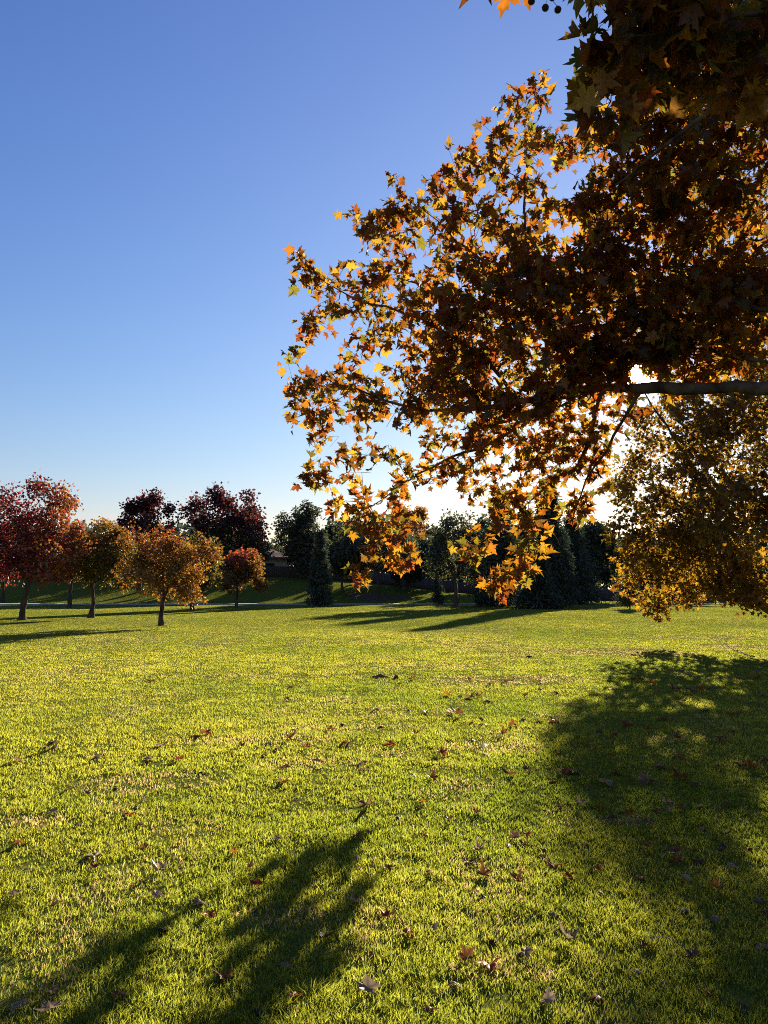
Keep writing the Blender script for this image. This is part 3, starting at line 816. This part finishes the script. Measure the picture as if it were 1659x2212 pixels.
RED = [((0.16, 0.018, 0.022), 4), ((0.24, 0.035, 0.025), 3), ((0.10, 0.018, 0.02), 3), ((0.17, 0.09, 0.02), 1)]
REDOR = [((0.30, 0.06, 0.03), 3), ((0.34, 0.13, 0.03), 2.5), ((0.22, 0.10, 0.02), 2), ((0.16, 0.12, 0.02), 2), ((0.12, 0.03, 0.02), 1.5)]
OLIVE = [((0.12, 0.11, 0.018), 3), ((0.17, 0.13, 0.02), 2.5), ((0.20, 0.10, 0.02), 2), ((0.08, 0.085, 0.016), 2)]
ORANGE = [((0.24, 0.12, 0.02), 3), ((0.30, 0.16, 0.03), 2.5), ((0.17, 0.13, 0.02), 2.5), ((0.26, 0.08, 0.02), 1.6)]
CORAL = [((0.42, 0.07, 0.05), 3), ((0.36, 0.09, 0.04), 2), ((0.28, 0.10, 0.03), 1)]
DKRED = [((0.075, 0.016, 0.022), 3), ((0.11, 0.022, 0.028), 2), ((0.05, 0.04, 0.02), 1.5)]
DKGREEN = [((0.050, 0.072, 0.034), 3), ((0.068, 0.088, 0.036), 2), ((0.04, 0.058, 0.032), 2)]  # DKGREEN, OAK and PINE: lightened and blued, distance haze put into the albedo
OAK = [((0.07, 0.085, 0.045), 3), ((0.09, 0.10, 0.05), 2), ((0.055, 0.07, 0.042), 2)]
PINE = [((0.046, 0.064, 0.036), 3), ((0.06, 0.078, 0.04), 2), ((0.036, 0.05, 0.032), 2)]
CEDAR = [((0.07, 0.09, 0.055), 3), ((0.09, 0.11, 0.07), 2), ((0.05, 0.065, 0.04), 2)]
GOLD = [((0.42, 0.22, 0.04), 3), ((0.36, 0.15, 0.03), 2), ((0.22, 0.16, 0.03), 1)]

near_tree()
second_tree()

G1 = 'small autumn trees on the left lawn'
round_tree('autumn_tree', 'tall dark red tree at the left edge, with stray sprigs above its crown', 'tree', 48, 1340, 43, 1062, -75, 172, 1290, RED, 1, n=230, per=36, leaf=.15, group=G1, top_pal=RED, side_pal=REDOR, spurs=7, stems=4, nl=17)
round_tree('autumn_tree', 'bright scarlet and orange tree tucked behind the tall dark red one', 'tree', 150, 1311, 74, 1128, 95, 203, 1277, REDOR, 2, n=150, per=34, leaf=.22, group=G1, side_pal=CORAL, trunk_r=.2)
round_tree('autumn_tree', 'olive brown tree between the scarlet tree and the front orange tree', 'tree', 196, 1331, 47, 1120, 158, 296, 1292, OLIVE, 3, n=200, per=34, leaf=.15, group=G1, top_pal=ORANGE, top_at=.75)
round_tree('autumn_tree', 'round orange and gold tree standing nearest on the left lawn', 'tree', 347, 1350, 36.6, 1143, 258, 447, 1309, ORANGE, 4, n=230, per=38, leaf=.115, group=G1, top_pal=REDOR, top_at=.8)
round_tree('autumn_tree', 'olive yellow tree half hidden behind the front orange tree', 'tree', 415, 1318, 64, 1150, 372, 482, 1292, OLIVE, 5, n=150, per=34, leaf=.19, group=G1)
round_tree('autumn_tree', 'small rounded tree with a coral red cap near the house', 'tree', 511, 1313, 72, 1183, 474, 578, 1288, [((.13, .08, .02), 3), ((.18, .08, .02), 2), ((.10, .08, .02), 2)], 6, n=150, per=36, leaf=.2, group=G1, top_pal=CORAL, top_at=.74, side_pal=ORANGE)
round_tree('red_maple', 'dark wine red tree rising behind the front orange tree', 'tree', 300, 1280, 105, 1085, 232, 374, 1250, DKGREEN, 7, n=200, per=34, leaf=.36, top_pal=DKRED, top_at=.42, spurs=6, nl=16)
round_tree('red_maple', 'broad wine red tree with green lower boughs beside the house', 'tree', 490, 1268, 112, 1078, 388, 590, 1245, DKGREEN, 8, n=300, per=34, leaf=.38, top_pal=DKRED, top_at=.5, spurs=6, nl=18)
round_tree('dark_tree', 'dark trunked tree at the far left edge behind the red tree', 'tree', 5, 1300, 96, 1130, -70, 60, 1250, DKGREEN, 9, n=120, per=30, leaf=.32, group='dark trees behind the path')
round_tree('dark_tree', 'low dark green tree between the red trees and the berm', 'tree', 215, 1272, 118, 1165, 120, 300, 1255, DKGREEN, 29, n=140, per=30, leaf=.36, group='dark trees behind the path')

GB = 'dark trees behind the path'
GC = 'dark conifers beyond the far lawn'
round_tree('oak_tree', 'dark grey green oak right of the house, open airy top', 'tree', 650, 1262, 118, 1100, 600, 705, 1250, OAK, 11, n=230, per=30, leaf=.34, group=GB, spurs=4, nl=15, lr=.4)
conifer('cypress', 'slim pale grey green columnar conifer standing in front of the path', 690, 1310, 80, 1152, 27, 12, CEDAR, levels=30, per=24, k=9, leaf=.26, power=.7, top_blunt=.25)
round_tree('oak_tree', 'dark oak on the berm with bare mulch round its trunk', 'tree', 814, 1276, 103, 1125, 710, 900, 1245, OAK, 13, n=280, per=30, leaf=.32, group=GB, nl=16, fork=.2)
round_tree('autumn_tree', 'tall golden orange tree rising behind the dark oaks', 'tree', 880, 1270, 128, 1085, 828, 925, 1230, GOLD, 14, n=170, per=30, leaf=.36, nl=13)
round_tree('oak_tree', 'dark oak with visible twisting limbs left of the sapling', 'tree', 985, 1308, 76, 1112, 918, 1072, 1272, OAK, 15, n=220, per=26, leaf=.25, group=GB, stems=5, nl=13, lr=.36, fill=.15)
conifer('sapling_conifer', 'slender dark young conifer standing just beyond the path', 948, 1317, 88, 1212, 17, 16, PINE, levels=18, per=16, k=5, leaf=.22)
conifer('conifer', 'tall dark conifer behind the hanging orange leaves', 1085, 1310, 79, 1075, 62, 17, PINE, group=GC, levels=30, per=26, leaf=.34, bulge=.2)
conifer('conifer', 'broad low conifer with boughs sweeping the ground', 1165, 1316, 70, 1205, 58, 18, PINE, group=GC, levels=22, per=28, leaf=.3, power=.75, low=.03)
conifer('conifer', 'tallest dark conifer, its tip behind the drooping branch ends', 1190, 1312, 77, 1040, 60, 19, PINE, group=GC, levels=34, per=26, leaf=.34, bulge=.2)
conifer('conifer', 'dark conifer with a pointed top in the gap of sky', 1236, 1308, 92, 1118, 62, 20, PINE, group=GC, levels=28, per=28, leaf=.36, bulge=.3)
round_tree('dark_tree', 'dark broad tree filling the gap left of the yellow plane tree', 'tree', 1292, 1302, 104, 1125, 1238, 1350, 1285, DKGREEN, 21, n=280, per=30, leaf=.34, group=GB, nl=15)
conifer('young_pine', 'small pine with a bare trunk under the yellow plane tree', 1361, 1316, 68, 1228, 36, 22, [((.08, .085, .03), 2), ((.05, .06, .025), 2)], levels=14, per=22, k=6, leaf=.22, low=.2, power=.7)
round_tree('young_tree', 'tiny yellow sapling by the path under the plane tree', 'tree', 1510, 1308, 84, 1262, 1484, 1540, 1298, GOLD, 23, n=50, per=18, leaf=.2, stems=2)
for k, (px, py, dep, tp, l, r_, lab) in enumerate((
        (740, 1268, 132, 1118, 690, 800, 'dark tree behind the slim columnar conifer'),
        (930, 1285, 126, 1140, 880, 990, 'dark tree between the golden tree and the twisting oak'),
        (1060, 1298, 122, 1118, 1000, 1120, 'dark tree behind the fence left of the tall conifers'),
        (1400, 1300, 125, 1130, 1330, 1470, 'dark tree behind the fence and the small pine'),
        (1530, 1300, 128, 1150, 1450, 1610, 'dark tree behind the fence and the tiny yellow sapling'),
        (1655, 1300, 124, 1130, 1590, 1740, 'dark tree behind the fence at the right edge'),
        (590, 1262, 150, 1185, 550, 620, 'low dark tree behind the house roof'),
        (40, 1262, 126, 1150, -40, 110, 'dark tree on the berm behind the tall red tree'),
        (120, 1262, 130, 1160, 60, 190, 'dark tree on the berm behind the scarlet tree'),
        (330, 1258, 134, 1165, 270, 390, 'dark tree on the berm behind the front orange tree'),
        (430, 1258, 132, 1170, 370, 480, 'dark tree on the berm behind the olive yellow tree'),
        (740, 1262, 106, 1165, 690, 790, 'dark tree on the berm left of the mulch bed'),
        (880, 1275, 112, 1150, 835, 940, 'dark tree on the berm right of the mulch bed'),
        (1120, 1300, 112, 1130, 1060, 1190, 'dark tree behind the broad low conifer'),
        (1460, 1300, 116, 1165, 1400, 1520, 'dark tree against the fence right of the small pine'),
        (1590, 1300, 118, 1165, 1530, 1650, 'dark tree against the fence right of the tiny sapling'))):
    round_tree('dark_tree', lab, 'tree', px, py, dep, tp, l, r_, py - 8, OAK if k % 2 else DKGREEN, 40 + k, n=170, per=28, leaf=.42, group=GB, nl=14)

# far wood beyond the fence: one continuous mass of crowns
def far_wood():
    n = 34000
    x = R.uniform(-190, 210, n); y = R.uniform(150, 215, n)
    top = 8.5 + 6.5 * fbm(x / 14.0 + 3, y / 22.0, 3) - 5.5 * np.exp(-((x + 23) / 6.0) ** 2)
    z = top * R.random(n) ** .7
    pos = np.stack([x, y, z + ground(x, y)], -1)
    d = unit(R.normal(0, 1, (n, 3))); nr = R.normal(0, 1, (n, 3))
    V, F, C = place_leaves(pos, d, nr, R.uniform(.9, 2.0, n), jitter(pick(OAK, n), .25), LF_DIA)
    tag(mesh_np('far_wood', V, [F], M_DARKFOL, cols=C), kind='stuff')
far_wood()

# ------------------------------------------------------------------ house on the berm
def house():
    c = at(590, 1240, 134); zb = float(ground(c[0], 132)) - .1
    org = np.array([c[0] - 4.5, c[1], zb])
    root = thing('house', org, 'tan house with a brown tiled roof behind the fence', 'house')
    wx, wy, wh = 15.0, 9.0, 3.4
    f = MB(); f.box(org + [0, 0, wh / 2], (wx, wy, wh)); f.build('wall', M_STUCCO, root, org)
    ox, oy = wx / 2 + .7, wy / 2 + .7; rz, rh = wh, 2.3
    v = org + np.array([[-ox, -oy, rz], [ox, -oy, rz], [ox, oy, rz], [-ox, oy, rz], [-ox + oy, 0, rz + rh], [ox - oy, 0, rz + rh],
                        [-ox, -oy, rz + .12], [ox, -oy, rz + .12], [ox, oy, rz + .12], [-ox, oy, rz + .12]])
    m = MB(); m.add(v, q=[[6, 7, 5, 4], [8, 9, 4, 5], [3, 2, 1, 0]], t=[[7, 8, 5], [9, 6, 4]])
    for k in range(9):                                   # courses of tiles, as shallow steps on the front slope
        t0 = k / 9; z = rz + .12 + (rh - .12) * t0; y = -oy + oy * t0; x = ox - oy * t0
        m.box(org + [0, y + .06, z + .03], (2 * x, .10, .07))
    m.build('roof', M_ROOF, root, org)
    m = MB()
    for sx, sy, lx, ly in ((0, -1, 2 * ox, .06), (0, 1, 2 * ox, .06), (-1, 0, .06, 2 * oy - .12), (1, 0, .06, 2 * oy - .12)):
        m.box(org + [sx * (ox + .031), sy * (oy + .031), rz + .04], (lx, ly, .26))
    m.build('fascia', M_TRIM, root, org)
    for wxp in (-4.2, .4, 4.6):
        w = MB(); w.box(org + [wxp, -wy / 2 - .03, 2.0], (1.5, .10, 1.25)); wo = w.build('window', M_TRIM, root, org)
        g = MB(); g.box(org + [wxp, -wy / 2 - .085, 2.0], (1.3, .02, 1.05)); go = g.build('pane', M_GLASS, wo, org)
house()

# ------------------------------------------------------------------ fence along the back of the park
def fence():
    xs = np.arange(-78, 92, 2.44); ys = 122.5 + .0 * xs + 1.5 * np.sin(xs / 40)
    zs = ground(xs, ys) - .03
    org = np.array([0, 122.5, float(ground(0, 122.5))])
    root = thing('board_fence', org, 'long weathered wooden board fence behind the far trees', 'fence')
    b = MB(); rail = MB()
    for k in range(len(xs) - 1):
        a, e = np.array([xs[k], ys[k], zs[k]]), np.array([xs[k + 1], ys[k + 1], zs[k + 1]])
        n = 16; az = math.atan2(e[1] - a[1], e[0] - a[0])
        for s in range(n):
            p = a + (e - a) * (s + .5) / n
            h = 1.78 + R.normal(0, .012)
            b.box(p + [0, -.03 - .022 * (s % 2), h / 2 + .03], (.165, .02, h), az)
        for h in (.35, 1.0, 1.6):
            p = (a + e) / 2; rail.box(p + [0, .025, h], (2.44, .04, .09), az)
    b.build('boards', M_FENCE, root, org); rail.build('rails', M_FENCE, root, org)
    for k in range(len(xs)):
        m = MB(); m.box((xs[k], ys[k] + .1, zs[k] + .95), (.1, .1, 1.9)); m.build('post', M_FENCE, root, org)
fence()

# bare mulch round the berm oak
def mulch(px, py, depth, r):
    c = at(px, py, depth); n = 40
    a = np.linspace(0, 2 * math.pi, n, endpoint=False); rr = r * (1 + .18 * np.sin(3 * a + 1) + .1 * np.sin(7 * a))
    rings = [0.02, .4, .75, 1.0]; V = []
    for f in rings:
        x, y = c[0] + rr * f * np.cos(a), c[1] + .8 * rr * f * np.sin(a)
        V.append(np.stack([x, y, ground(x, y) + .05 * (1 - f) + .025], -1))
    V = np.concatenate(V); k = np.arange(n); Q = []
    for s in range(3): Q.append(np.stack([s * n + k, (s + 1) * n + k, (s + 1) * n + (k + 1) % n, s * n + (k + 1) % n], -1))
    tag(mesh_np('mulch_bed', V, [np.concatenate(Q)], M_MULCH, smooth=True), kind='structure')
mulch(814, 1276, 103, 4.2)

# ------------------------------------------------------------------ fallen branch on the far lawn
def fallen_branch():
    a, b, c, d = (ground_at(*p) for p in ((1556, 1398), (1580, 1410), (1606, 1418), (1630, 1424)))
    org = b.copy(); T = Tree(org, seg=.12)
    P = [p + [0, 0, CAM_Z] if False else np.array([p[0], p[1], .06]) for p in (a, b, c, d)]
    P[0][2] = .16; P[1][2] = .10
    T.limb(P[::-1], .016, .004, 0, wob=.15)
    T.twigs([P[1] + [-.15, .2, .18], P[2] + [.1, .1, .2], P[2] + [-.1, -.3, .06], P[0] + [-.2, .1, .05]], curve=.3)
    T.radii(.003, 2.4); mb = MB(); T.wood(lambda p: mb, 6)
    o = mb.build('fallen_branch', M_BARK, None, (org[0], org[1], .05), smooth=True)
    tag(o, 'bare thin branch lying on the far lawn at the right', 'branch')
fallen_branch()

# ------------------------------------------------------------------ crumbled clods of dark soil in the mid lawn
def clod(px, py, w, label):
    c = ground_at(px, py); z0 = float(ground(c[0], c[1])); n = 26; V = []
    a = np.linspace(0, 2 * math.pi, n, endpoint=False)
    rr = .5 * w * (1 + .3 * (vnoise(3 * np.cos(a) + px, 3 * np.sin(a) + 9) - .5) * 2)
    for f, hh in ((1.0, -.01), (.8, .02), (.5, .035), (.2, .045), (.02, .045)):
        x, y = c[0] + rr * f * np.cos(a), c[1] + .45 * rr * f * np.sin(a)
        V.append(np.stack([x, y, z0 + hh * (.5 + 1.1 * vnoise(x * 13, y * 13))], -1))
    V = np.concatenate(V); k = np.arange(n)
    Q = [np.stack([s_ * n + k, s_ * n + (k + 1) % n, (s_ + 1) * n + (k + 1) % n, (s_ + 1) * n + k], -1) for s_ in range(4)]
    tag(mesh_np('soil_clod', V, [np.concatenate(Q)], M_MULCH, None, (c[0], c[1], z0)), label, 'soil', 'soil clods on the lawn')
clod(822, 1463, .30, 'wide dark soil clod on the middle lawn')
clod(856, 1465, .10, 'small dark soil clod just right of the wide one')
clod(1143, 1420, .15, 'small dark soil clod at the edge of the far dry patch')

# ------------------------------------------------------------------ fallen leaves on the lawn
PAL = {'pale': (0.29, 0.20, 0.12), 'tan': (0.24, 0.14, 0.06), 'rust': (0.20, 0.072, 0.022), 'red': (0.26, 0.055, 0.018), 'brown': (0.09, 0.05, 0.025), 'orange': (0.34, 0.12, 0.016)}
WORD = {'pale': 'pale dry', 'tan': 'tan', 'rust': 'rust brown', 'red': 'red', 'brown': 'dark brown', 'orange': 'orange'}
# (x, y, colour, size m, landmark label or None)
FL = [(791, 2152, 'pale', .155, 'large pale leaf near the bottom edge'), (1223, 2039, 'pale', .15, 'large pale leaf low right of centre'),
      (1129, 2066, 'pale', .13, 'pale leaf beside the low red leaf'), (350, 2012, 'brown', .17, 'big brown leaf inside the branch shadow'),
      (203, 1856, 'tan', .17, 'big tan leaf on the left lawn'), (201, 1883, 'red', .10, 'red leaf below the big tan leaf'),
      (281, 1766, 'red', .12, 'vivid red leaf on the left lawn'), (293, 1748, 'pale', .12, 'pale leaf above the vivid red leaf'),
      (791, 1747, 'tan', .20, 'large tan leaf at mid lawn'), (42, 2181, 'pale', .16, 'pale leaf in the bottom left corner'),
      (107, 2196, 'pale', .15, 'pale leaf right of the corner one'), (636, 2166, 'red', .10, 'dark red leaf by the bottom edge'),
      (1044, 1613, 'tan', .20, 'large tan leaf on the farther lawn'), (985, 1548, 'rust', .20, 'wide rust leaf on the far lawn'),
      (1327, 1673, 'red', .18, 'large red leaf at the shadow edge'), (1461, 1853, 'rust', .17, 'rust leaf in the right tree shadow'),
      (1543, 1926, 'orange', .12, 'orange leaf in the right tree shadow'), (1059, 2098, 'red', .14, 'broad red leaf low right of centre'),
      (1064, 2039, 'red', .13, 'red leaf above the broad red one'), (1010, 2078, 'rust', .12, 'rust leaf left of the broad red one'),
      (1471, 1969, 'pale', .15, 'pale leaf on the dappled right grass'), (1044, 1895, 'rust', .14, 'dark rust leaf right of mid lawn'),
      (1116, 1914, 'rust', .14, 'rust leaf beside the dark rust one'), (1272, 1829, 'red', .12, 'red leaf left of the tree shadow'),
      (1253, 1747, 'pale', .15, 'pale leaf by the tree shadow edge'), (550, 1921, 'red', .12, 'red leaf beyond the branch shadow'),
      (1168, 1855, 'tan', .14, 'tan leaf right of the lawn centre'), (1406, 2031, 'pale', .13, 'pale leaf in the lower right shade'),
      (1627, 1668, 'rust', .17, None), (1644, 2049, 'pale', .15, None), (1644, 1979, 'rust', .15, None)]
rest = '''436,1674,b 613,1694,d 636,1707,d 518,1743,p 637,1742,b 598,1819,p 562,1806,r 799,1803,t 768,1813,d 238,1832,b 40,1827,r 30,1943,p 60,1880,p 342,1889,p 342,1942,p 432,1956,p 454,1988,d 117,2154,t 263,2157,r 119,1966,b
248,1708,b 186,1720,r 166,1784,p 308,1734,p 1139,1811,d 1458,1866,d 1384,1900,d 1540,1993,p 1399,2054,b 1382,2105,p 1436,2130,p 1121,1954,r 925,1895,t 1012,1873,r 1044,1940,b 930,2014,p 888,2026,d 985,2138,r 900,2098,t
1295,1751,d 1359,1763,d 1320,1773,b 1191,1694,r 1511,1746,r 1310,1697,p 1109,1568,d 1086,1590,o 1186,1550,b 1327,1590,d 1399,1582,r 1285,1620,d 883,1536,d 1019,1600,b 895,1677,b 990,1706,d 975,1714,b 910,1739,o 858,1768,b
1600,1659,r 1548,1657,d 1568,1811,r 1634,1947,p 1615,2187,b 1585,1880,p 1515,1793,t 715,1578,d 825,1571,d 735,1567,b 620,1512,b 447,1588,d 425,1592,r 518,1617,b 318,1640,p 318,1650,r 205,1642,p 112,1611,b 690,1645,b 740,1610,d
780,1652,p 955,1634,d 968,1600,d 1170,1490,b 1040,1555,b 1015,1565,d 900,1590,o 1215,1672,d 1235,1672,b 1100,1680,r 730,1720,r 1060,1725,p 970,1780,b 1205,1745,r 1460,1600,r 1560,1600,b 1420,1660,p 1500,1700,r 1600,1720,r 1450,1760,p
1480,1905,p 1560,1850,b 1620,1840,d 1300,1940,b 1230,1905,d 1350,1985,r 1200,1980,p 760,1960,p 700,2040,b 840,1990,d 620,2090,p 480,2120,d 560,2190,b 930,2190,r 1180,2170,p 1290,2160,r 1500,2080,b 1530,2150,d 390,1830,d 90,1760,t'''
KEY = {'p': 'pale', 't': 'tan', 'r': 'rust', 'd': 'red', 'b': 'brown', 'o': 'orange'}
for w in rest.split():
    x, y, c = w.split(','); FL.append((float(x), float(y), KEY[c], float(R.uniform(.09, .135)), None))
while len(FL) < 262:
    y = 1465 + 420 * R.random() ** 1.25
    x = R.random() * 1659
    if R.random() > .18 + .82 * sstep(450, 1150, x) * (0.5 + .5 * (y < 1640)): continue
    if any(abs(x - f[0]) < 9 and abs(y - f[1]) < 5 for f in FL): continue
    FL.append((x, y, ['rust', 'red', 'brown', 'pale', 'tan', 'rust', 'orange'][R.integers(0, 7)], float(R.uniform(.09, .15)), None))

def fallen_leaves():
    marks = [(f[0], f[1], f[4]) for f in FL if f[4]]
    protos = {}
    for col, c in PAL.items():
        for k in range(9):
            half = HALF_FULL
            tv, tt = leaf_template(half, R.choice([-1, 1]) * R.uniform(.1, .9), R.choice([-1, 1, 1]) * R.uniform(.4, 1.2), R.uniform(-.9, .9), 900 + k * 7 + len(col))
            v = tv.copy(); v[:, 1] -= .45
            # stalk
            base = v[1].copy(); st = np.array([base + [-.02, 0, 0], base + [.02, 0, 0], base + [.05, -.45, .12], base + [.03, -.46, .12]])
            n = len(v); v = np.concatenate([v, st]); tt = np.concatenate([tt, [[n, n + 1, n + 2], [n, n + 2, n + 3]]])
            cc = np.clip(np.array(c) * (1 + R.normal(0, .12, (len(v), 1))) * (1 + R.normal(0, .1)), .01, .8)
            o = mesh_np('fallen_leaf', v, [tt], M_DRY, None, None, cc)
            protos[(col, k)] = o.data
            bpy.data.objects.remove(o)
    used = {}
    for (px, py, col, size, lab) in FL:
        p = ground_at(px, py)
        o = bpy.data.objects.new('fallen_leaf', protos[(col, int(R.integers(0, 9)))])
        COL.objects.link(o)
        big = lab is not None
        tilt = R.uniform(.1, .5)
        o.rotation_euler = (R.normal(0, tilt * .6), R.normal(0, tilt * .6), R.random() * 6.28)
        size *= 0.55 if py > 1700 else 0.95
        o.scale = (size,) * 3
        z = float(ground(p[0], p[1]))
        o.location = (p[0], p[1], z + .017 + .12 * size)
        if lab is None:
            d = [math.hypot((px - m[0]), 2.2 * (py - m[1])) for m in marks]
            m = marks[int(np.argmin(d))]; dx, dy = px - m[0], py - m[1]
            rel = ('right of' if dx > 0 else 'left of') if abs(dx) > 2.2 * abs(dy) else ('nearer than' if dy > 0 else 'beyond')
            short = m[2]
            lab = WORD[col] + ' leaf ' + rel + ' the ' + short
            w = lab.split()
            lab = ' '.join(w[:15])
        used.setdefault(lab, []).append((px, py, o))
    for lab, l in used.items():
        if len(l) == 1:
            tag(l[0][2], lab, 'leaf', 'fallen leaves on the lawn')
        else:
            l.sort(key=lambda t: t[1], reverse=True)
            for k, (px, py, o) in enumerate(l):
                pre = ['nearest', 'second nearest', 'third nearest', 'fourth nearest', 'fifth nearest', 'sixth nearest', 'seventh nearest', 'eighth nearest', 'ninth nearest', 'tenth nearest'][min(k, 9)] if k else 'nearest'
                tag(o, ' '.join((pre + ' ' + lab).split()[:16]), 'leaf', 'fallen leaves on the lawn')
fallen_leaves()
GRASS_N = 2000000
grow_grass(GRASS_N)
